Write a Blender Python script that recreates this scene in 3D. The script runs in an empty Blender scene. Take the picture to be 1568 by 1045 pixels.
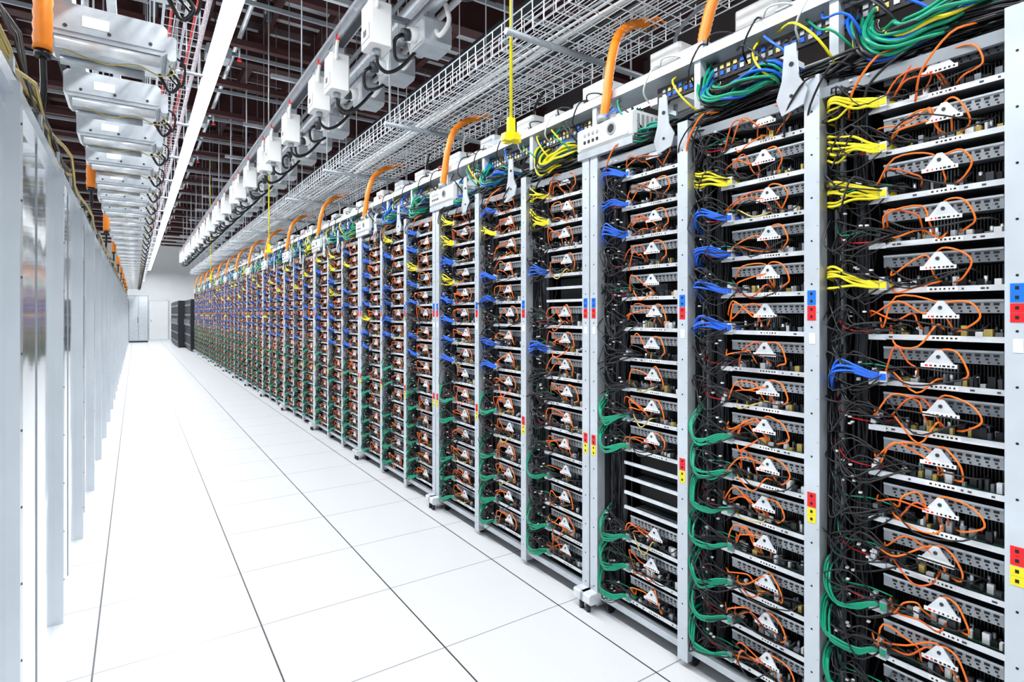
import bpy, math, random
from mathutils import Vector
R = random.Random(7)
sc = bpy.context.scene
try:
    sc.view_settings.view_transform = 'Standard'
    sc.view_settings.look = 'None'
except Exception: pass

# ---------------------------------------------------------------- materials
M = {}
def mat(name, col, metal=0.0, rough=0.5, var=0.08, scale=30, bump=0.0, emit=None, est=0, trans=0, coat=0):
    m = bpy.data.materials.new(name); m.use_nodes = True
    nt = m.node_tree; b = nt.nodes['Principled BSDF']
    tc = nt.nodes.new('ShaderNodeTexCoord')
    n = nt.nodes.new('ShaderNodeTexNoise'); n.inputs['Scale'].default_value = scale; n.inputs['Detail'].default_value = 3
    nt.links.new(tc.outputs['Object'], n.inputs['Vector'])
    cr = nt.nodes.new('ShaderNodeValToRGB')
    cr.color_ramp.elements[0].position = 0.3; cr.color_ramp.elements[1].position = 0.7
    cr.color_ramp.elements[0].color = tuple(max(0, c*(1-var)) for c in col)+(1,)
    cr.color_ramp.elements[1].color = tuple(min(1, c*(1+var)) for c in col)+(1,)
    nt.links.new(n.outputs['Fac'], cr.inputs['Fac'])
    nt.links.new(cr.outputs['Color'], b.inputs['Base Color'])
    b.inputs['Metallic'].default_value = metal
    b.inputs['Roughness'].default_value = rough
    if trans: b.inputs['Transmission Weight'].default_value = trans
    if coat: b.inputs['Coat Weight'].default_value = coat
    if bump:
        bp = nt.nodes.new('ShaderNodeBump'); bp.inputs['Strength'].default_value = bump; bp.inputs['Distance'].default_value = .02
        nt.links.new(n.outputs['Fac'], bp.inputs['Height']); nt.links.new(bp.outputs['Normal'], b.inputs['Normal'])
    if emit:
        b.inputs['Emission Color'].default_value = emit+(1,); b.inputs['Emission Strength'].default_value = est
    M[name] = m
    return m
mat('galv', (0.58,0.62,0.66), 0.5, 0.33, 0.10, 12)
mat('post_metal', (0.62,0.67,0.72), 0.25, 0.32, 0.05, 9)
mat('lip_metal', (0.78,0.81,0.84), 0.3, 0.30, 0.10, 20)
mat('tray_metal', (0.26,0.29,0.32), 0.7, 0.36, 0.15, 20)
mat('bracket_metal', (0.36,0.39,0.42), 0.55, 0.34, 0.15, 15)
mat('dark_metal', (0.05,0.056,0.066), 0.4, 0.5, 0.15, 10)
mat('grey_paint', (0.30,0.33,0.36), 0.2, 0.45, 0.06, 10)
mat('black', (0.002,0.002,0.003), 0.0, 0.6, 0.2, 10)
mat('black_plastic', (0.009,0.009,0.011), 0.0, 0.32, 0.2, 30)
mat('board_green', (0.014,0.05,0.03), 0.0, 0.4, 0.5, 120)
mat('white_label', (0.86,0.86,0.86), 0, 0.5, 0.01, 10)
mat('white_plastic', (0.80,0.81,0.80), 0, 0.4, 0.02, 10)
mat('gold', (0.65,0.5,0.15), 0.6, 0.4, 0.1, 10)
mat('orange', (0.90,0.17,0.008), 0, 0.33, 0.12, 20)
mat('orange_dark', (0.66,0.10,0.006), 0, 0.33, 0.12, 20)
mat('conduit_orange', (0.90,0.24,0.004), 0, 0.4, 0.05, 20)
mat('yellow', (0.90,0.76,0.01), 0, 0.35, 0.05, 20)
mat('blue', (0.006,0.12,0.70), 0, 0.28, 0.15, 20)
mat('green', (0.0,0.30,0.16), 0, 0.30, 0.15, 20)
mat('cable_black', (0.006,0.006,0.008), 0, 0.33, 0.2, 20)
mat('red', (0.78,0.01,0.015), 0, 0.4, 0.05, 20)
mat('sign_blue', (0.003,0.16,0.70), 0, 0.4, 0.03, 20)
mat('maroon', (0.045,0.010,0.010), 0, 0.7, 0.2, 2)
mat('ceil_grey', (0.60,0.62,0.67), 0, 0.8, 0.25, 1.5)
mat('wall_white', (0.85,0.87,0.88), 0, 0.5, 0.02, 3)
mat('wall_dark', (0.07,0.055,0.055), 0, 0.6, 0.2, 1)
mat('lamp', (1,1,1), 0, 0.5, 0.0, 3, emit=(0.94,0.98,1.0), est=10)
mat('panel_gloss', (0.82,0.86,0.89), 0.9, 0.075, 0.06, 0.9, bump=.5)
mat('panel_trim', (0.60,0.64,0.68), 0.6, 0.25, 0.05, 4)

def floor_mat():
    m = bpy.data.materials.new('floor_tiles'); m.use_nodes = True
    nt = m.node_tree; b = nt.nodes['Principled BSDF']; L = nt.links
    tc = nt.nodes.new('ShaderNodeTexCoord'); sp = nt.nodes.new('ShaderNodeSeparateXYZ')
    L.new(tc.outputs['Object'], sp.inputs[0])
    def line(out, off, width):
        a = nt.nodes.new('ShaderNodeMath'); a.operation='SUBTRACT'; a.inputs[1].default_value = off; L.new(out, a.inputs[0])
        d = nt.nodes.new('ShaderNodeMath'); d.operation='DIVIDE'; d.inputs[1].default_value = 0.638; L.new(a.outputs[0], d.inputs[0])
        f = nt.nodes.new('ShaderNodeMath'); f.operation='ROUND'; L.new(d.outputs[0], f.inputs[0])
        s = nt.nodes.new('ShaderNodeMath'); s.operation='SUBTRACT'; L.new(d.outputs[0], s.inputs[0]); L.new(f.outputs[0], s.inputs[1])
        ab = nt.nodes.new('ShaderNodeMath'); ab.operation='ABSOLUTE'; L.new(s.outputs[0], ab.inputs[0])
        c = nt.nodes.new('ShaderNodeMath'); c.operation='LESS_THAN'; c.inputs[1].default_value = width/0.638/2; L.new(ab.outputs[0], c.inputs[0])
        return c.outputs[0]
    lx = line(sp.outputs['X'], -0.145, 0.0070)
    ly = line(sp.outputs['Y'], 0.29, 0.0055)
    n = nt.nodes.new('ShaderNodeTexNoise'); n.inputs['Scale'].default_value = 260; L.new(tc.outputs['Object'], n.inputs['Vector'])
    cr = nt.nodes.new('ShaderNodeValToRGB'); cr.color_ramp.elements[0].position=.3; cr.color_ramp.elements[1].position=.6
    cr.color_ramp.elements[0].color=(.66,.67,.69,1); cr.color_ramp.elements[1].color=(.76,.77,.785,1)
    L.new(n.outputs['Fac'], cr.inputs['Fac'])
    m1 = nt.nodes.new('ShaderNodeMix'); m1.data_type='RGBA'; L.new(ly, m1.inputs['Factor']); L.new(cr.outputs['Color'], m1.inputs['A']); m1.inputs['B'].default_value=(.24,.26,.28,1)
    m2 = nt.nodes.new('ShaderNodeMix'); m2.data_type='RGBA'; L.new(lx, m2.inputs['Factor']); L.new(m1.outputs['Result'], m2.inputs['A']); m2.inputs['B'].default_value=(.03,.03,.035,1)
    L.new(m2.outputs['Result'], b.inputs['Base Color'])
    b.inputs['Roughness'].default_value = 0.33
    M['floor_tiles'] = m
floor_mat()

# ---------------------------------------------------------------- mesh builder
def catmull(pts, res):
    if len(pts) < 3: return [Vector(p) for p in pts]
    P = [Vector(p) for p in pts]; P = [P[0]*2-P[1]] + P + [P[-1]*2-P[-2]]
    out = []
    for i in range(1, len(P)-2):
        a,b,c,d = P[i-1],P[i],P[i+1],P[i+2]
        for k in range(res):
            t = k/res
            out.append(0.5*((2*b)+(c-a)*t+(2*a-5*b+4*c-d)*t*t+(3*b-a-3*c+d)*t**3))
    out.append(P[-2].copy()); return out
class MB:
    def __init__(s): s.v=[]; s.f=[]; s.mi=[]; s.sm=[]; s.names=[]
    def idx(s, n):
        if n not in s.names: s.names.append(n)
        return s.names.index(n)
    def box(s,x0,x1,y0,y1,z0,z1,m):
        o=len(s.v); s.v += [(x0,y0,z0),(x1,y0,z0),(x1,y1,z0),(x0,y1,z0),(x0,y0,z1),(x1,y0,z1),(x1,y1,z1),(x0,y1,z1)]
        i=s.idx(m)
        for q in ((0,3,2,1),(4,5,6,7),(0,1,5,4),(1,2,6,5),(2,3,7,6),(3,0,4,7)):
            s.f.append(tuple(o+k for k in q)); s.mi.append(i); s.sm.append(False)
    def prism(s, poly, axis, a0, a1, m):
        o=len(s.v); n=len(poly); i=s.idx(m)
        for a in (a0,a1):
            for p in poly:
                if axis==0: s.v.append((a,p[0],p[1]))
                elif axis==1: s.v.append((p[0],a,p[1]))
                else: s.v.append((p[0],p[1],a))
        s.f.append(tuple(o+k for k in range(n))[::-1]); s.f.append(tuple(o+n+k for k in range(n)))
        for k in range(n):
            s.f.append((o+k,o+(k+1)%n,o+n+(k+1)%n,o+n+k))
        s.mi += [i]*(n+2); s.sm += [False]*(n+2)
    def rbox(s,x0,x1,y0,y1,z0,z1,c,m,axis=0):
        if axis==0: a,b,e,f,l0,l1 = y0,y1,z0,z1,x0,x1
        elif axis==1: a,b,e,f,l0,l1 = x0,x1,z0,z1,y0,y1
        else: a,b,e,f,l0,l1 = x0,x1,y0,y1,z0,z1
        s.prism([(a+c,e),(b-c,e),(b,e+c),(b,f-c),(b-c,f),(a+c,f),(a,f-c),(a,e+c)],axis,l0,l1,m)
    def tube(s, pts, r, m, n=6, res=4, cap=True, rad=None):
        P = catmull(pts,res) if res>0 else [Vector(p) for p in pts]
        o=len(s.v); i=s.idx(m); N=len(P)
        ref=None
        for k,p in enumerate(P):
            t=(P[min(k+1,N-1)]-P[max(k-1,0)])
            if t.length<1e-9: t=Vector((0,0,1))
            t.normalize()
            if ref is None: ref = Vector((0,0,1)) if abs(t.z)<.9 else Vector((1,0,0))
            u=(ref-t*ref.dot(t)); 
            if u.length<1e-6: u=t.orthogonal()
            u.normalize(); ref=u; w=t.cross(u)
            rr = r if rad is None else rad[k%len(rad)]
            for j in range(n):
                a=2*math.pi*j/n; q=p+u*(math.cos(a)*rr)+w*(math.sin(a)*rr); s.v.append((q.x,q.y,q.z))
        for k in range(N-1):
            for j in range(n):
                s.f.append((o+k*n+j,o+k*n+(j+1)%n,o+(k+1)*n+(j+1)%n,o+(k+1)*n+j)); s.mi.append(i); s.sm.append(n>4)
        if cap:
            s.f.append(tuple(o+j for j in range(n))[::-1]); s.f.append(tuple(o+(N-1)*n+j for j in range(n)))
            s.mi += [i,i]; s.sm += [False,False]
    def rod(s,p,q,r,m,n=6): s.tube([p,q],r,m,n,0)
    def mesh(s,name):
        me=bpy.data.meshes.new(name); me.from_pydata(s.v,[],s.f)
        for n in s.names: me.materials.append(M[n])
        me.polygons.foreach_set('material_index', s.mi); me.polygons.foreach_set('use_smooth', s.sm)
        me.update(); return me
def obj(name, me, loc=(0,0,0), parent=None, scale=(1,1,1), rot=(0,0,0)):
    o=bpy.data.objects.new(name, me); sc.collection.objects.link(o)
    o.location=loc; o.scale=scale; o.rotation_euler=rot
    if parent: o.parent=parent
    return o
def empty(name, loc=(0,0,0)):
    o=bpy.data.objects.new(name,None); sc.collection.objects.link(o); o.location=loc; o.empty_display_size=.2; return o

# ---------------------------------------------------------------- rack bay
PITCH=0.141; Z0=0.125; NS=15; H=2.27
def bay(code, seed, W=0.545):
    r=random.Random(seed); b=MB(); U=r.uniform
    p=0.03
    t0=p; t1=W-0.20
    b.box(0.60,0.61,0,W,0.08,2.2,'black')
    b.box(0.10,0.60,W-0.012,W-0.004,0.08,2.2,'black')
    b.box(0.075,0.080,t1+0.055,t1+0.085,0.08,2.2,'dark_metal')
    b.box(0.09,0.115,W-0.06,W-0.032,0.08,2.2,'grey_paint')
    for k in range(42):
        z=.12+k*.05
        b.box(0.088,0.0905,W-0.052,W-0.040,z,z+.022,'black')
    b.box(0.30,0.305,t1,W-.01,0.08,2.2,'black_plastic')
    for k in range(14):
        yy=t1+.04+U(0,.11); xx=.05+U(0,.07); pts=[]
        for q in range(16):
            pts.append((xx+U(-.014,.014),yy+U(-.016,.016),.1+q*.14))
        b.tube(pts,U(.003,.0055),'cable_black',5,3)
    for i in range(NS):
        z=Z0+i*PITCH; c=code[i]; yc=(t0+t1)/2-0.005+U(-.014,.010)
        if c=='x':
            for dz in (0,.07):
                b.box(.04,.05,t0,t1+.03,z+dz,z+dz+.014,'lip_metal')
            b.box(.05,.3,t0,t1,z,z+.003,'tray_metal')
            b.box(.12,.125,t0,t1,z+.02,z+.13,'black')
            continue
        b.box(.030,.034,t0-.005,t1+.02,z-.002,z+.014,'lip_metal')
        b.box(.034,.58,t0,t1+.01,z,z+.003,'tray_metal')
        b.box(.025,.030,t1-.02,t1+.03,z-.004,z+.012,'lip_metal')
        b.box(.0285,.030,yc-.045,yc+.03,z+.000,z+.012,'white_label')
        for k in range(6):
            yy=yc-.038+k*.011
            b.box(.0280,.0285,yy,yy+U(.003,.007),z+.004,z+.009,'black')
        for k in range(5):
            yy=U(t0+.01,t1-.01)
            if abs(yy-yc)>.05: b.box(.0290,.0300,yy,yy+U(.004,.012),z+.003,z+.008,'dark_metal')
        b.box(.05,.55,t0+.01,t1-.01,z+.010,z+.012,'board_green')
        y=t0+.015
        while y<t1-.02:
            w=U(.006,.020); h=U(.008,.032); xx=.042+U(0,.02)
            b.box(xx,xx+.016,y,y+w,z+.012,z+.012+h,r.choice(['black_plastic','black_plastic','bracket_metal','tray_metal','gold','black_plastic','black','lip_metal','white_plastic','dark_metal']))
            y+=w+U(.001,.008)
        for k in range(10):
            yy=t0+U(.02,.28); xx=U(.065,.085)
            b.rod((xx,yy,z+.012),(xx,yy,z+.012+U(.02,.04)),.005,r.choice(['bracket_metal','black_plastic','galv']),6)
        for (ya,yb,xa,m_) in ((t0+.015,t0+.11,.095,'black_plastic'),(t0+.125,t0+.19,.085,'tray_metal'),(t0+.205,t1-.015,.10,'black_plastic')):
            yy=ya
            while yy<yb:
                b.box(xa,xa+.09,yy,yy+.003,z+.014,z+.014+.058,m_ if r.random()<.9 else 'dark_metal')
                yy+=.0085
        zb=z+.078
        mt=r.choice(['bracket_metal','bracket_metal','grey_paint','tray_metal','bracket_metal'])
        b.box(.048,.051,t0+.01,t1-.005,zb,zb+.036,mt)
        b.box(.045,.048,t0+.01,t1-.005,zb+.032,zb+.038,'galv')
        b.box(.051,.30,t0+.01,t1-.005,zb,zb+.003,'tray_metal')
        b.box(.051,.26,t0+.02,t1-.03,zb+.004,zb+.028,'dark_metal')
        k=t0+.02
        while k<t1-.03:
            b.box(.0472,.0482,k,k+.013,zb+.021,zb+.028,'black')
            b.box(.0472,.0482,k+.003,k+.010,zb+.012,zb+.017,'black')
            b.box(.0472,.0482,k,k+.005,zb+.003,zb+.008,'black')
            k+=.021
        # triangular cable bracket with label strip
        b.prism([(yc-.038,zb-.004),(yc+.036,zb-.004),(yc+.006,zb+.035),(yc-.008,zb+.035)],0,.018,.022,'lip_metal')
        b.box(.022,.046,yc-.004,yc+.004,zb+.006,zb+.026,'galv')
        b.rod((.0165,yc,zb+.016),(.020,yc,zb+.016),.0055,'dark_metal',8)
        b.box(.0165,.020,yc-.046,yc+.044,zb-.015,zb-.004,'white_label')
        for q in range(7):
            yy=yc-.040+q*.011
            b.box(.0160,.0166,yy,yy+U(.003,.008),zb-.012,zb-.007,'black' if q<5 else 'red')
        # orange cables
        for k in range(r.choice([1,2,2,3])):
            ya=t1-U(-.035,.04); za=z+U(.02,.08); ye=yc+U(-.01,.07)
            pk=zb+U(-.025,.05)
            b.tube([(.05,ya,za),(.022,ya-.02+U(-.01,.01),za+U(-.03,.02)),(.006+U(-.018,.015),(ya+ye)/2+U(-.02,.03),pk),
                    (.020,ye+.01,zb+U(-.02,.040)),(.026,ye-.01+U(-.02,.01),zb-U(0,.03)),(.05,ye-U(.0,.03),z+.03)],.0028,r.choice(['orange','orange','orange_dark']),6,4)
        if r.random()<.8:
            o=U(-.02,.03)
            b.tube([(.032,yc+.02,zb+.018),(.024,yc-.01,zb+.038+U(-.01,.01)),(.008,yc-.055-o,zb+.030),(.006,yc-.08-o,zb-.01+U(-.02,.01)),(.02,yc-.06,z+.035),(.05,yc-.03,z+.025)],.0028,'orange',6,4)
        if r.random()<.4:
            b.tube([(.06,t1-.02,z+.04),(.02,t1-.05,z+U(-.02,.05)),(.002,yc+.05,z+U(-.02,.04)),(.02,yc+.01,z+U(.0,.05)),(.05,yc+.0,z+.03)],.0028,r.choice(['orange','orange_dark','gold']),6,4)
        for k in range(r.choice([1,1,2])):
            ys=U(.0,.08)
            b.tube([(.06,t1-.01,z+.05),(.015,t1-.03,z+U(.03,.10)),(-.002,yc+.06,z+U(-.01,.10)),(.010,yc-.02-ys,z+U(.01,.07)),(.05,yc-.05-ys,z+.05)],.0026,'cable_black',5,4)
        for k in range(10):
            ya=W-U(.03,.07); ye=t1-U(-.02,.08)
            b.tube([(U(.05,.09),ya,z+U(-.02,.14)),(.015+U(-.035,.03),ya-.02+U(-.02,.02),z+U(-.04,.12)),(.005+U(-.03,.02),(ya+ye)/2,z+U(-.04,.11)),(.03,ye+.01,z+U(.02,.05)),(.055,ye-.02,z+.025)],U(.0018,.0033),'cable_black',5,4)
        for k in range(4):
            ya=t1+U(.01,.12); zz=z+U(0,.12); b.box(.008,.018,ya,ya+.008,zz,zz+.005,'white_plastic')
        for k in range(2):
            ya=t1+U(-.01,.02)
            b.box(.022,.050,ya-.008,ya+.006,z+.018+k*.018,z+.031+k*.018,r.choice(['lip_metal','tray_metal','dark_metal']))
        if r.random()<.5:
            b.tube([(.07,W-.05,z+.08),(.04,W-.09,z+.03),(.035,t1+.03,z+.02),(.05,t1-.03,z+.03)],.0022,'red',5,3)
        if r.random()<.5:
            b.tube([(.07,W-.05,z+.10),(.04,W-.08,z+.05),(.035,t1+.03,z+.06),(.05,t1-.03,z+.05)],.0026,'green',5,3)
        if c in 'YBG':
            mm={'Y':'yellow','B':'blue','G':'green'}[c]
            n={'Y':6,'B':r.choice([4,5,5]),'G':r.choice([4,5,5])}[c]
            sag=U(-.02,.03); lift=U(-.025,.022); S=U(.6,1.3)
            for k in range(n):
                o1=U(-.022,.022); o3=U(-.012,.012); o2=(k-n/2)*.006*S
                if c=='G':
                    pts=[(.09,W-.045,z+.13+o1),(.02,W-.04+o1*.6,z+.085+o1+lift),(-.006+o1*.5,W-.05+o1,z+.03+o2*.5),(-.015,W-.085+o3,z-.002+o2*.8+lift*.4+o3),(-.010,t1+.05,z+.008+o2),(.010,t1+.01,z+.025+o2*.6),(.05,t1-.04,z+.024+o2*.4)]
                elif c=='Y':
                    pts=[(.10,W-.03,z+.055+o2*1.6+o1),(.03,W-.04,z+.062+o2*2.2+o1*.9),(-.004+o3,W-.085,z+.056+o2*2.3+o1*.8+lift*.5),(-.008,t1+.06,z+.044+o2*1.5+o3),(.008,t1+.01,z+.028+o2),(.05,t1-.04,z+.024+o2*.4)]
                else:
                    pts=[(.09,W-.035,z+.00+o1-sag),(.020,W-.05+o1*.4,z+.030+o2+o1-sag),(-.012+o3,W-.09,z+.050+o2*1.4+lift+o3),(-.010,t1+.05,z+.045+o2*1.3),(.012,t1+.01,z+.028+o2),(.05,t1-.04,z+.024+o2*.4)]
                b.tube(pts,.0040,mm,6,4)
            b.box(.012,.045,t1-.028,t1-.008,z+.008,z+.040,'lip_metal' if c!='G' else 'bracket_metal')
            b.box(.010,.012,t1-.026,t1-.010,z+.014,z+.034,mm)
    return b.mesh('bay_'+code.replace('.','o'))

codes={'A':"GGGG....B.Y.YYY",'B':"GGGGGGG..BBBBY.",'C':"GGGxxGG.....BBB",'D':"GG.G....B.xB.YY",
       'E':"GGGGGG.BB.BBYBB",'F':"GGG.GG.BBBBYBYY",'G':"GGGGGG.BBYBBBBB",'H':"GGGG.G.BB.BB.YB",'I':"GGGG.GG.BBBB.BY"}
bays={k:bay(c,ord(k)) for k,c in codes.items()}

def post_mesh():
    b=MB(); w=.0255
    b.box(0,.003,-w,w,.03,H,'post_metal')
    b.box(.003,.05,-w,-w+.003,.03,H,'galv')
    b.box(.003,.05,w-.003,w,.03,H,'galv')
    b.box(.02,.10,-w+.004,w-.004,.03,H-.03,'dark_metal')
    for k in range(15):
        z=.12+k*.145
        b.rod((-.0006,0.0,z),(.001,0.0,z),.0035,'black',8)
        b.rod((.0005,-w+.006,z+.05),(-.0008,-w+.006,z+.05),.0022,'bracket_metal',6)
    def tag(z,col):
        b.box(-.0015,0,-.014,.014,z,z+.024,col)
        b.box(-.002,-.0015,-.004,.004,z+.008,z+.017,'black')
    tag(1.525,'sign_blue'); tag(1.500,'sign_blue'); tag(1.473,'red'); tag(1.448,'red')
    b.box(-.0015,0,-.012,.008,1.37,1.405,'white_label')
    tag(.845,'red'); tag(.820,'red'); tag(.793,'yellow'); tag(.768,'yellow')
    return b.mesh('post')
postm=post_mesh()

P=1.73
def frame_mesh(L):
    b=MB()
    b.box(.02,.05,.0,L,.06,.09,'galv'); b.box(.05,.6,.02,.06,.06,.09,'dark_metal'); b.box(.05,.6,L-.06,L-.02,.06,.09,'dark_metal')
    b.box(.05,.62,.0,L,.07,.08,'dark_metal')
    b.box(.015,.03,.0,L,2.19,2.225,'grey_paint'); b.box(.03,.62,.02,L-.02,2.215,2.222,'dark_metal')
    for y in (.09,L*.36,L*.66,L-.09):
        b.rod((.055,y-.012,.028),(.055,y+.012,.028),.028,'black_plastic',14)
        b.box(.04,.07,y-.016,y+.016,.045,.062,'bracket_metal')
        b.rod((.5,y-.012,.028),(.5,y+.012,.028),.028,'black_plastic',14)
    for y in (.0,L-.05):
        b.rbox(-.055,.02,y-.01,y+.06,.045,.095,.008,'lip_metal',1)
        b.rod((-.03,y+.025,.0),(-.03,y+.025,.05),.012,'black_plastic',10)
    b.box(.10,.62,-.003,.0,.08,2.2,'black')
    return b.mesh('rack_frame')
framem=frame_mesh(P)

def bundle(b, path, n, RR, r, cols, rng, res=6, tw=2.0):
    P_=catmull(path,res); N=len(P_)
    for k in range(n):
        ph=rng.uniform(0,6.28); rad=RR*math.sqrt(rng.uniform(.1,1)); tt=tw*rng.uniform(.6,1.4); c=rng.choice(cols)
        pts=[]
        for j,p in enumerate(P_):
            t=(P_[min(j+1,N-1)]-P_[max(j-1,0)]).normalized()
            u=t.cross(Vector((1,0,0.01))).normalized(); w=t.cross(u)
            a=ph+tt*j/N*3; rr=rad*(1+.25*math.sin(j*.8+ph))
            pts.append(p+u*math.cos(a)*rr+w*math.sin(a)*rr)
        b.tube(pts,r,c,6,0)
def topcab_mesh(seed):
    rng=random.Random(seed); b=MB(); U=rng.uniform
    bundle(b,[(.16,.06,2.26),(.08,.14,2.36),(.02,.26,2.33),(.01,.36,2.29),(.04,.46,2.34),(.14,.52,2.45),(.22,.56,2.54)],22,.045,.0062,['green','green','green','blue','yellow','cable_black','cable_black','green'],rng)
    bundle(b,[(.12,.70,2.24),(.04,.76,2.34),(.0,.88,2.33),(.01,1.0,2.32),(.06,1.08,2.38),(.16,1.14,2.52)],24,.038,.0056,['blue','blue','green','cable_black','cable_black','green'],rng)
    bundle(b,[(.15,1.2,2.24),(.05,1.28,2.30),(.03,1.4,2.28),(.05,1.5,2.30),(.18,1.58,2.48)],14,.03,.0055,['green','blue','cable_black','green'],rng)
    for k in range(26):
        pts=[(.03+U(0,.1),-.02,2.25+U(0,.05))]
        for q in range(1,9): pts.append((.02+U(0,.09),q*P/8,2.245+U(0,.08)))
        b.tube(pts,U(.003,.007),'cable_black',6,3)
    for k in range(9):
        y=U(.05,1.6); b.tube([(.03,y,2.27),(-.015,y+.05,2.25+U(-.03,.03)),(-.01,y+.12,2.17),(.03,y+.15,2.1)],U(.003,.005),rng.choice(['cable_black','cable_black','orange']),5,4)
    for k in range(14):
        y=U(.05,1.5); c=rng.choice(['blue','green','yellow','cable_black','green','cable_black'])
        b.tube([(.1,y,2.28),(.0,y+.04+U(-.03,.03),2.40+U(-.06,.03)),(.01,y+.12,2.46+U(-.04,.03)),(.1,y+.2+U(-.05,.05),2.52)],.0045,c,5,4)
    b.box(.10,.115,.02,P-.35,2.43,2.50,'black_plastic')
    for k in range(44):
        y=.04+k*.03; b.box(.096,.10,y,y+.016,2.445,2.462,rng.choice(['gold','white_plastic','blue','bracket_metal'])); b.box(.096,.10,y,y+.016,2.47,2.485,rng.choice(['gold','black','blue','bracket_metal']))
    for y in (.03,.58,1.13,1.66):
        b.box(.06,.10,y-.015,y+.015,2.2,2.53,'post_metal')
    b.box(.05,.22,.0,P,2.525,2.54,'galv'); b.box(.05,.054,.0,P,2.54,2.565,'galv')
    for y in (.60,1.16):
        y+=.09
        b.prism([(y-.045,2.18),(y+.03,2.16),(y+.05,2.22),(y+.03,2.28),(y+.02,2.40),(y-.02,2.40),(y-.03,2.28),(y-.06,2.23)],0,-.014,-.008,'galv')
        b.rod((-.017,y-.005,2.33),(-.012,y-.005,2.33),.008,'black',8); b.rod((-.017,y-.005,2.22),(-.012,y-.005,2.22),.006,'black',8)
        b.box(-.008,.06,y-.01,y+.01,2.33,2.35,'galv')
    b.rbox(.24,.5,.1,1.5,2.30,2.42,.01,'grey_paint',1)
    for k in range(6):
        y=.1+k*.26+U(-.04,.04); b.rbox(.07,.18,y,y+U(.08,.16),2.541,2.541+U(.03,.09),.008,rng.choice(['white_plastic','galv','grey_paint']),1)
        b.tube([(.1,y,2.57),(.05,y-.05,2.60),(.06,y-.12,2.59),(.1,y-.16,2.56)],.004,rng.choice(['cable_black','white_plastic','red','cable_black']),5,4)
        b.tube([(.1,y,2.60),(.02,y-.02,2.56),(.02,y+.03,2.48),(.08,y+.05,2.44)],.004,rng.choice(['cable_black','white_plastic','cable_black']),5,4)
    for y in (.25,.95,1.45):
        b.rbox(.34,.52,y,y+.20,2.55,2.82,.012,rng.choice(['white_plastic','galv']),2)
        b.box(.335,.34,y+.03,y+.17,2.60,2.72,'grey_paint')
        b.tube([(.36,y+.1,2.55),(.28,y+.05,2.48),(.24,y-.02,2.50),(.22,y-.08,2.55)],.011,'cable_black',7,5)
        b.tube([(.43,y+.1,2.82),(.43,y+.1,2.90),(.40,y+.02,2.93),(.36,y-.1,2.94)],.010,rng.choice(['white_plastic','cable_black','grey_paint']),7,5)
        b.rod((.43,y+.1,2.42),(.43,y+.1,2.55),.012,'galv',8)
    b.rod((.45,0,2.50),(.45,P,2.50),.014,'galv',8); b.rod((.30,0,2.70),(.30,P,2.70),.010,'grey_paint',8)
    return b.mesh('rack_top_cables')
topm=[topcab_mesh(3),topcab_mesh(4),topcab_mesh(5)]

def switch_mesh():
    b=MB()
    b.rbox(.0,.24,-.20,.18,2.275,2.395,.012,'white_plastic',1)
    b.rbox(-.006,.0,-.18,.16,2.29,2.38,.008,'white_label',0)
    for k in range(4):
        b.box(-.009,-.006,.02+k*.03,.035+k*.03,2.31,2.325,'black'); b.box(-.009,-.006,.02+k*.03,.035+k*.03,2.345,2.36,'bracket_metal')
    b.rod((-.010,-.07,2.34),(-.005,-.07,2.34),.03,'bracket_metal',20); b.rod((-.011,-.07,2.34),(-.005,-.07,2.34),.02,'black_plastic',20)
    for k in range(6): b.box(.03+k*.03,.045+k*.03,-.203,-.2,2.30,2.38,'grey_paint')
    b.box(.02,.20,.18,.195,2.29,2.38,'grey_paint')
    b.rod((.06,.195,2.34),(.06,.20,2.34),.018,'black',14); b.rod((.13,.195,2.34),(.13,.20,2.34),.018,'black',14)
    b.box(.0,.24,-.20,.18,2.24,2.275,'galv')
    return b.mesh('switch')
switchm=switch_mesh()
def conduit_mesh():
    b=MB()
    pts=catmull([(.02,-.08,2.405),(.03,-.09,2.52),(.06,-.09,2.70),(.12,-.08,2.85),(.24,-.06,2.95),(.36,-.05,3.0)],14)
    b.tube(pts,.024,'conduit_orange',12,0,True,[.0245,.0215])
    b.tube([pts[-1],pts[-1]+Vector((.05,.02,.0)),pts[-1]+Vector((.1,.1,-.02))],.014,'cable_black',8,3)
    for k in range(5):
        b.tube([pts[-1],pts[-1]+Vector((.03,.02*k-.04,.02)),pts[-1]+Vector((.08,.03*k-.05,.0))],.006,'conduit_orange',6,3)
    b.rod((.02,-.08,2.395),(.02,-.08,2.43),.033,'grey_paint',14)
    return b.mesh('conduit')
conduitm=conduit_mesh()

AX=1.885
for g in range(-1,14):
    Yg=.37+P*g
    e=empty('server_rack',(AX,Yg,0))
    if g==0: pc=[.095,.623,1.158,1.70]; seq='ABC'
    elif g==-1: pc=[.03,.58,1.13,1.70]; seq='DBA'
    elif g==1: pc=[.03,.575,1.115,1.70]; seq='DHF'
    elif g==2: pc=[.03,.58,1.13,1.70]; seq='EIG'
    else:
        pc=[.03,.58,1.13,1.70]; seq=[R.choice('BEFGFHIEIG') for _ in range(3)]
    obj('frame',framem,(0,0,0),e)
    for k,y in enumerate(pc): obj('post_%d'%(k+1),postm,(0,y,0),e)
    for k in range(3):
        obj('server_bay_%d'%(k+1),bays[seq[k]],(0,pc[k],0),e,(1,(pc[k+1]-pc[k])/.545,1))
    obj('top_cables',topm[g%3],(0,0,0),e)
    if g==-1: s=obj('network_switch',switchm,(AX+.10,Yg+P+.16,-.055))
    else: s=obj('network_switch',switchm,(AX-.01,Yg+P-.10,0.01))
    c=obj('cable_conduit',conduitm,(AX,Yg+P,0.012))
b=MB()
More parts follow.
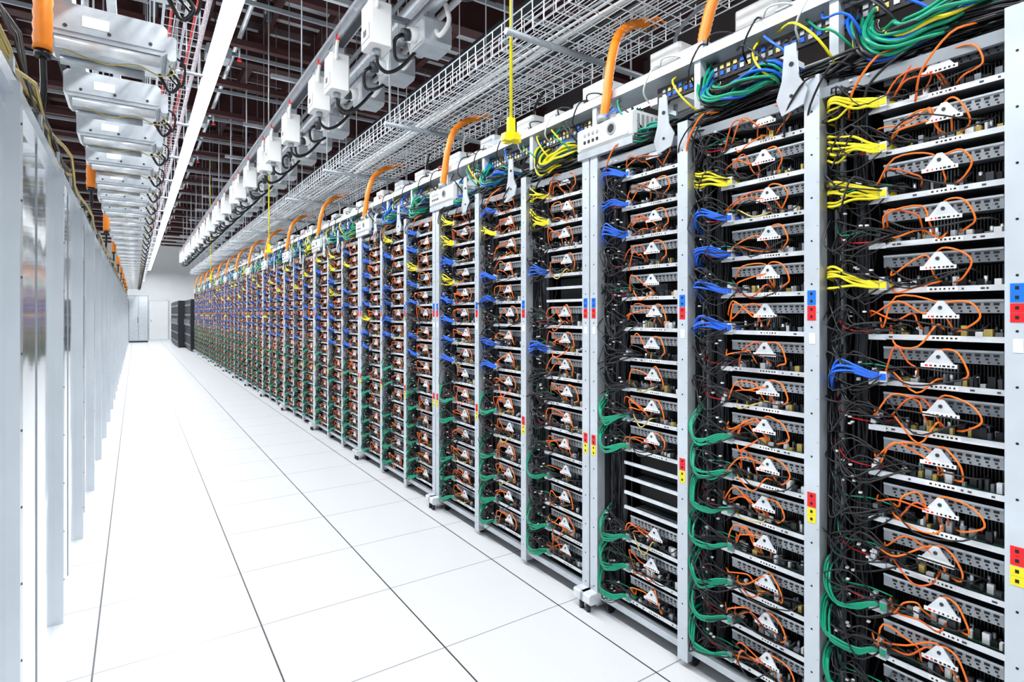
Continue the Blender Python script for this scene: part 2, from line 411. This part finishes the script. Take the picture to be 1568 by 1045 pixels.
b.tube([(2.0,1.52,2.55),(2.01,1.51,2.68),(2.04,1.47,2.84),(2.12,1.42,2.97),(2.25,1.38,3.03)],.025,'conduit_orange',12,14,True,[.0255,.0225])
b.rod((2.0,1.52,2.545),(2.0,1.52,2.58),.034,'grey_paint',14)
obj('cable_conduit',b.mesh('conduit_near'))

Y0,Y1=-1.4,24.7
RT=6.27
# ---------------------------------------------------------------- wire trays
def wiretray(x0,x1,z,h,ya,yb,dy=.1,dx=.05,r=.0032,mt='galv'):
    b=MB()
    n=int(round((x1-x0)/dx))
    for k in range(n+1):
        x=x0+(x1-x0)*k/n; b.rod((x,ya,z),(x,yb,z),r,mt,4)
    for hh in (h*.33,h*.66,h):
        for x in (x0,x1): b.rod((x,ya,z+hh),(x,yb,z+hh),r*(1.3 if hh==h else 1),mt,4)
    y=ya
    while y<yb:
        b.tube([(x0,y,z+h),(x0,y,z),(x1,y,z),(x1,y,z+h)],r,mt,4,0); y+=dy
    return b
tb=wiretray(1.75,2.45,2.99,.15,Y0,Y1,r=.0036,mt='lip_metal')
for y in [Y0+.4+k*P for k in range(15)]:
    tb.rod((1.62,y,2.965),(2.95,y,2.965),.018,'grey_paint',10)
    for x in (1.66,2.55): tb.rod((x,y,2.93),(x,y,RT),.006,'galv',6)
rr=random.Random(2)
for k in range(12):
    x=1.85+rr.uniform(0,.5); pts=[(x+rr.uniform(-.04,.04),Y0+q*1.0,3.01+rr.uniform(0,.03)) for q in range(27)]
    tb.tube(pts,rr.uniform(.005,.011),rr.choice(['cable_black','white_plastic','grey_paint','cable_black']),6,2)
obj('wire_cable_tray',tb.mesh('wire_cable_tray'))
tb=wiretray(2.05,2.5,3.22,.12,Y0,Y1,mt='lip_metal')
for y in [Y0+.9+k*P for k in range(15)]:
    tb.rod((1.9,y,3.20),(2.6,y,3.20),.014,'grey_paint',8)
    for x in (1.94,2.56): tb.rod((x,y,3.18),(x,y,RT),.005,'galv',6)
obj('wire_cable_tray',tb.mesh('wire_cable_tray_upper'))
tb=wiretray(.13,.33,3.10,.10,Y0,34,.1,.05,.003)
for k in range(4):
    x=.16+k*.04; tb.tube([(x+rr.uniform(-.01,.01),Y0+q*1.2,3.125) for q in range(29)],.008,['red','grey_paint','white_plastic','red'][k],6,2)
for y in [Y0+.9+k*1.2 for k in range(29)]:
    tb.rod((.08,y,3.08),(.38,y,3.08),.012,'galv',6)
    for x in (.10,.36): tb.rod((x,y,3.07),(x,y,RT),.005,'galv',6)
obj('wire_cable_tray',tb.mesh('wire_cable_tray_left'))

# ---------------------------------------------------------------- busways (right)
def tapbox():
    b=MB()
    b.rbox(-.08,.08,-.10,.10,-.30,.0,.012,'white_plastic',2)
    b.box(-.086,-.08,-.08,.08,-.26,-.16,'grey_paint'); b.box(-.089,-.086,-.02,.03,-.23,-.19,'black')
    b.box(-.084,-.08,-.075,.075,-.12,-.04,'white_label')
    b.rbox(-.05,.05,-.07,.07,.0,.09,.01,'galv',2)
    b.tube([(-.03,-.10,-.05),(-.05,-.16,.0),(-.04,-.17,.08),(.0,-.12,.14)],.014,'white_plastic',8,5)
    b.tube([(-.04,-.17,.07),(-.03,-.17,.12),(.0,-.13,.16)],.024,'red',8,4)
    b.rod((0,0,-.30),(0,0,-.345),.03,'grey_paint',14)
    b.tube([(0,0,-.34),(.02,.02,-.40),(.10,.05,-.42),(.22,.08,-.34),(.35,.10,-.18)],.014,'cable_black',8,5)
    return b.mesh('tap_box')
tapm=tapbox()
def sockbox():
    b=MB()
    b.rbox(-.11,.11,-.13,.13,-.20,.0,.025,'galv',0)
    b.rbox(-.118,-.11,-.11,.11,-.18,-.02,.02,'lip_metal',0)
    b.rod((-.11,0,-.10),(-.18,0,-.12),.055,'white_plastic',18); b.rod((-.18,0,-.12),(-.23,0,-.13),.043,'dark_metal',18)
    b.rod((0,.13,-.10),(0,.22,-.12),.05,'galv',18); b.rod((0,.22,-.12),(0,.25,-.125),.035,'black_plastic',14)
    b.tube([(-.23,0,-.13),(-.28,.02,-.18),(-.24,.10,-.27),(-.12,.20,-.22),(0,.25,-.125)],.014,'cable_black',8,5)
    b.tube([(-.02,-.13,-.10),(-.02,-.2,-.16),(.03,-.24,-.06),(.02,-.2,.08)],.018,'white_plastic',8,5)
    b.rod((0,0,0),(0,0,.10),.03,'galv',10)
    return b.mesh('socket_box')
sockm=sockbox()
e=empty('overhead_busway',(1.43,0,3.66))
b=MB()
b.box(-.05,.05,Y0,Y1,.08,.17,'galv'); b.box(-.03,.03,Y0,Y1,.065,.08,'dark_metal'); b.box(-.06,.06,Y0,Y1,.17,.18,'lip_metal')
for k in range(15):
    y=Y0+.5+k*P; b.rod((0,y,.18),(0,y,2.6),.008,'galv',6); b.box(-.3,.55,y-.02,y+.02,.19,.23,'galv')
obj('busbar_housing',b.mesh('busbar'),(0,0,0),e)
y=-.5; k=0
while y<24.4:
    obj('tap_box_%d'%(k+1),tapm,(0,y,0),e); y+=[.55,1.15,.95][k%3]; k+=1
e=empty('overhead_busway',(1.86,0,3.66))
b=MB()
b.rod((0,Y0,.13),(0,Y1,.13),.045,'galv',14); b.rod((.14,Y0,.16),(.14,Y1,.16),.025,'white_plastic',10); b.rod((-.16,Y0,.22),(-.16,Y1,.22),.02,'grey_paint',10)
obj('busbar_housing',b.mesh('busbar2'),(0,0,0),e)
y=-.3; k=0
while y<24.4:
    obj('socket_box_%d'%(k+1),sockm,(0,y,0),e); y+=[.70,1.05,.66][k%3]; k+=1

# ---------------------------------------------------------------- containment wall (left)
b=MB()
XL=-.315
b.box(XL-.02,XL,-3,34.5,.0,2.12,'panel_gloss')
y=-2.59
while y<34.5:
    b.box(XL,XL+.032,y-.025,y+.025,.0,2.16,'panel_trim')
    b.box(XL,XL+.003,y+.58,y+.588,.0,2.12,'grey_paint')
    for q in range(9): b.rod((XL+.032,y,.2+q*.23),(XL+.034,y,.2+q*.23),.004,'dark_metal',8)
    y+=1.2
b.box(XL-.06,XL+.02,-3,34.5,2.12,2.17,'panel_trim')
b.box(-1.25,XL-.02,-3,34.5,.0,2.1,'dark_metal')
b.box(-1.25,XL-.02,-3,34.5,2.1,2.12,'grey_paint')
obj('containment_panel_wall',b.mesh('containment'))
b=MB()
rr=random.Random(5)
for k in range(22):
    x=-.30-rr.uniform(0,.14); pts=[(x+rr.uniform(-.02,.02),-2.5+q*.4,2.22+rr.uniform(.01,.13)) for q in range(88)]
    b.tube(pts,rr.uniform(.004,.010),rr.choice(['cable_black','cable_black','grey_paint','gold','cable_black','white_plastic','gold']),6,2)
for k in range(60):
    y=-2+k*.6; b.box(-.50,-.30,y,y+.03,2.172,2.19,'galv'); b.box(-.31,-.30,y,y+.03,2.172,2.24,'galv')
    b.rbox(-.42,-.33,y+.2,y+.36,2.175,2.30,.01,'galv' if k%3 else 'dark_metal',1)
obj('cable_run',b.mesh('cable_run'))
def unit():
    b=MB()
    b.rbox(-.34,.13,-.16,.16,.0,.15,.02,'galv',1)
    b.rbox(-.33,.12,-.17,-.16,.02,.13,.008,'galv',1)
    b.rod((-.30,-.13,-.02),(.10,-.13,-.02),.028,'lip_metal',14)
    b.rod((-.30,.10,-.02),(.04,.10,-.02),.022,'galv',12)
    b.rbox(.13,.17,-.12,.12,.0,.12,.01,'galv',1)
    b.box(-.32,.07,-.09,.07,-.008,.0,'galv')
    for x in (-.26,-.1,.06): b.rod((x,-.17,.04),(x,-.174,.04),.008,'dark_metal',8); 
    b.box(-.2,-.1,-.173,-.17,.05,.10,'white_label')
    b.tube([(.14,-.05,.0),(.16,-.06,-.04),(.10,-.05,-.06),(.0,-.05,-.03),(-.12,-.04,-.05),(-.28,-.04,-.02)],.0035,'gold',6,5)
    b.tube([(.15,.02,.0),(.19,.03,-.05),(.15,.04,-.1),(.10,.04,-.02)],.009,'cable_black',6,5)
    b.tube([(.16,-.06,.05),(.21,-.03,.02),(.20,.05,-.06),(.14,.08,.0)],.006,'cable_black',6,5)
    b.rod((-.2,0,.15),(-.2,0,.32),.015,'galv',8)
    return b.mesh('feeder_unit')
um=unit()
e=empty('overhead_feeder_row',(0,0,2.72))
b=MB(); b.box(-.34,-.26,-2,34,.30,.40,'galv'); b.box(-.12,-.08,-2,34,.30,.34,'lip_metal')
for k in range(20):
    y=-1.2+k*1.8; b.rod((-.3,y,.4),(-.3,y,RT-2.72),.008,'galv',6); b.box(-.36,.2,y-.02,y+.02,.26,.30,'galv')
obj('feeder_rail',b.mesh('feeder_rail'),(0,0,0),e)
for k in range(40):
    obj('feeder_unit_%d'%(k+1),um,(0,-.95+k*.86,0),e)
b=MB(); b.tube([(0,0,0),(0,.0,.35),(-.02,.05,.7),(-.1,.1,.9)],.034,'conduit_orange',12,14,True,[.035,.031])
b.rod((0,0,-.03),(0,0,0),.028,'cable_black',10); b.tube([(0,0,0),(.0,.03,-.15),(-.02,.08,-.3)],.012,'cable_black',8,4)
cm=b.mesh('conduit_left')
for k in range(11): obj('cable_conduit',cm,(-.315,2.97+3*(k-1) if k else .0,2.55))

# ---------------------------------------------------------------- high-level services under the roof
b=MB()
for (x,z,r,m) in ((.98,5.3,.06,'dark_metal'),(1.15,5.15,.03,'galv'),(.2,5.45,.05,'dark_metal'),(2.6,4.9,.09,'galv'),(-.9,5.2,.05,'dark_metal'),(3.1,4.4,.06,'dark_metal')):
    b.rod((x,-4,z),(x,36,z),r,m,12)
y=-1.0; k=0
while y<34:
    b.box(-3.5,5.5,y-.05,y+.05,4.95,5.03,'maroon'); b.box(-3.5,5.5,y+.40,y+.43,4.98,5.03,'grey_paint')
    for x in (-2,.45,1.0,3.3): b.rod((x,y,5.0),(x,y,RT),.008,'dark_metal',6)
    if k%2==0:
        b.rbox(.75,1.05,y+.1,y+.36,4.80,4.95,.02,'grey_paint',1)
        b.rod((1.15,y+.2,5.15),(1.15,y+.2,4.86),.014,'galv',8); b.rod((1.15,y+.2,4.86),(1.15,y+.2,4.84),.03,'red',10)
    y+=1.5; k+=1
obj('roof_service_pipes',b.mesh('roof_services'))

# ---------------------------------------------------------------- light strips
def strip(X,Z,ya,yb,watt,up_fill,nm='ceiling_light_strip'):
    b=MB()
    b.prism([(X-.07,Z+.03),(X+.07,Z+.03),(X+.05,Z+.08),(X-.05,Z+.08)],1,ya,yb,'grey_paint')
    y=ya
    while y<yb-.1:
        b.box(X-.06,X+.06,y+.01,min(y+1.21,yb)-.01,Z,Z+.03,'lamp'); y+=1.22
    y=ya+.6
    while y<yb: b.rod((X,y,Z+.08),(X,y,RT),.005,'galv',6); y+=2.4
    o=obj(nm,b.mesh('light_strip'))
    n=4
    for k in range(n):
        for d in (0,1):  # second pass adds an upward fill light, only to brighten the ceiling
            L=bpy.data.lights.new('strip_lamp','AREA'); L.shape='RECTANGLE'; L.size=.11; L.size_y=(yb-ya)/n
            L.energy=(up_fill if d else watt)*(yb-ya)/n; L.color=(.94,.975,1.0)
            lo=bpy.data.objects.new('strip_lamp_%s_%d'%('up_fill' if d else 'down',k+1),L); sc.collection.objects.link(lo)
            lo.location=(X,ya+(k+.5)*(yb-ya)/n,Z+.10 if d else Z-.012); lo.rotation_euler=(0,math.pi if d else 0,0); lo.parent=o
strip(.62,3.82,-5,36,26,5)
strip(4.7,3.8,-5,36,14,6)  # added strip for extra light, kept hidden behind the rack tops
strip(-2.6,3.9,-5,36,13,6)  # added strip left of the aisle, an invented source of extra light

# ---------------------------------------------------------------- pull cords
def cord():
    b=MB()
    b.rod((0,0,2.48),(0,0,6.1),.010,'yellow',6)
    b.prism([(-.055,2.40),(.055,2.40),(.05,2.44),(.015,2.45),(.012,2.53),(-.012,2.53),(-.015,2.45),(-.05,2.44)],0,-.02,.02,'yellow')
    b.prism([(-.055,2.40),(.055,2.40),(.05,2.44),(.015,2.45),(-.015,2.45),(-.05,2.44)],1,-.02,.02,'yellow')
    b.rod((-.04,0,6.1),(.04,0,6.1),.15,'black_plastic',20); b.rod((-.06,0,6.1),(.06,0,6.1),.04,'grey_paint',12); b.box(-.02,.02,-.02,.02,6.2,6.28,'black_plastic')
    return b.mesh('pull_cord')
cordm=cord()
for y in (2.53,9.2,17.2): obj('pull_cord_reel',cordm,(1.70,y,0.01))

# ---------------------------------------------------------------- shell
WX0,WX1,WY0,WY1,WH=-5.0,8.0,-6.0,37.5,6.6
b=MB(); b.box(WX0,WX1,WY0,WY1,-.1,0,'floor_tiles'); obj('floor',b.mesh('floor'))
b=MB(); b.box(WX0,WX1,WY0,WY1,WH,WH+.1,'ceil_grey'); obj('ceiling',b.mesh('ceiling'))
b=MB()
y=WY0+.3
while y<WY1:
    b.box(WX0,WX1,y,y+.26,WH-.12,WH,'maroon'); y+=.62
for x in [WX0+.5+k*.9 for k in range(15)]:
    b.box(x,x+.12,WY0,WY1,WH-.32,WH-.12,'maroon')
y=WY0+1
while y<WY1:
    b.box(WX0,WX1,y-.11,y+.11,WH-.34,WH-.32,'maroon'); b.box(WX0,WX1,y-.11,y+.11,WH-.86,WH-.84,'maroon'); b.box(WX0,WX1,y-.01,y+.01,WH-.84,WH-.34,'maroon'); y+=3.1
obj('ceiling_beams',b.mesh('ceiling_beams'))
b=MB(); b.box(WX0-.1,WX0,WY0,WY1,0,WH,'wall_white'); obj('wall_left',b.mesh('wl'))
b=MB(); b.box(WX1,WX1+.1,WY0,WY1,0,WH,'wall_dark'); obj('wall_right',b.mesh('wr'))
b=MB(); b.box(WX0,WX1,WY1,WY1+.1,0,WH,'wall_white'); obj('wall_far',b.mesh('wf'))
b=MB(); b.box(WX0,WX1,WY0-.1,WY0,0,WH,'wall_white'); obj('wall_back',b.mesh('wb'))
WD=WY1-.002
b=MB(); b.box(.6,1.6,WD-.05,WD,0,2.25,'galv'); b.box(.66,1.54,WD-.07,WD-.05,0.01,2.19,'wall_white'); b.box(.72,.74,WD-.12,WD-.07,1.0,1.15,'dark_metal')
obj('door_1',b.mesh('door'))
b=MB()
b.rbox(-.30,.56,34.6,35.5,.06,2.42,.02,'grey_paint',2); b.box(-.28,.54,34.65,35.4,0,.06,'black')
b.box(-.27,.12,34.58,34.6,.1,2.38,'galv'); b.box(.14,.53,34.58,34.6,.1,2.38,'galv'); b.box(.09,.11,34.55,34.58,1.0,1.3,'dark_metal')
obj('storage_cabinet',b.mesh('cabinet'))
b=MB()
b.rbox(.0,1.0,-.30,.30,.05,2.05,.015,'black_plastic',2); b.box(.02,.98,-.28,.28,0,.05,'black')
b.box(-.02,.0,-.27,.27,.1,2.0,'dark_metal'); b.box(-.04,-.02,.2,.23,1.0,1.25,'bracket_metal')
for k in range(17): b.box(-.023,-.02,-.24,.17,.2+k*.1,.26+k*.1,'grey_paint' if k%4==0 else 'black')
km=b.mesh('black_cab')
for k in range(14): obj('server_cabinet',km,(1.8 if k<5 else 1.55,25.4+k*.62,0))

# ---------------------------------------------------------------- world & camera
w=bpy.data.worlds.new('world'); sc.world=w; w.use_nodes=True
w.node_tree.nodes['Background'].inputs[0].default_value=(.8,.88,1,1); w.node_tree.nodes['Background'].inputs[1].default_value=.3
cam=bpy.data.cameras.new('camera'); co=bpy.data.objects.new('camera',cam); sc.collection.objects.link(co)
co.location=(0,0,1.47); co.rotation_euler=(math.radians(90),0,math.radians(-34.0))
cam.sensor_width=36; cam.lens=855/1568*36; cam.shift_y=-.0265; cam.clip_start=.01
sc.camera=co
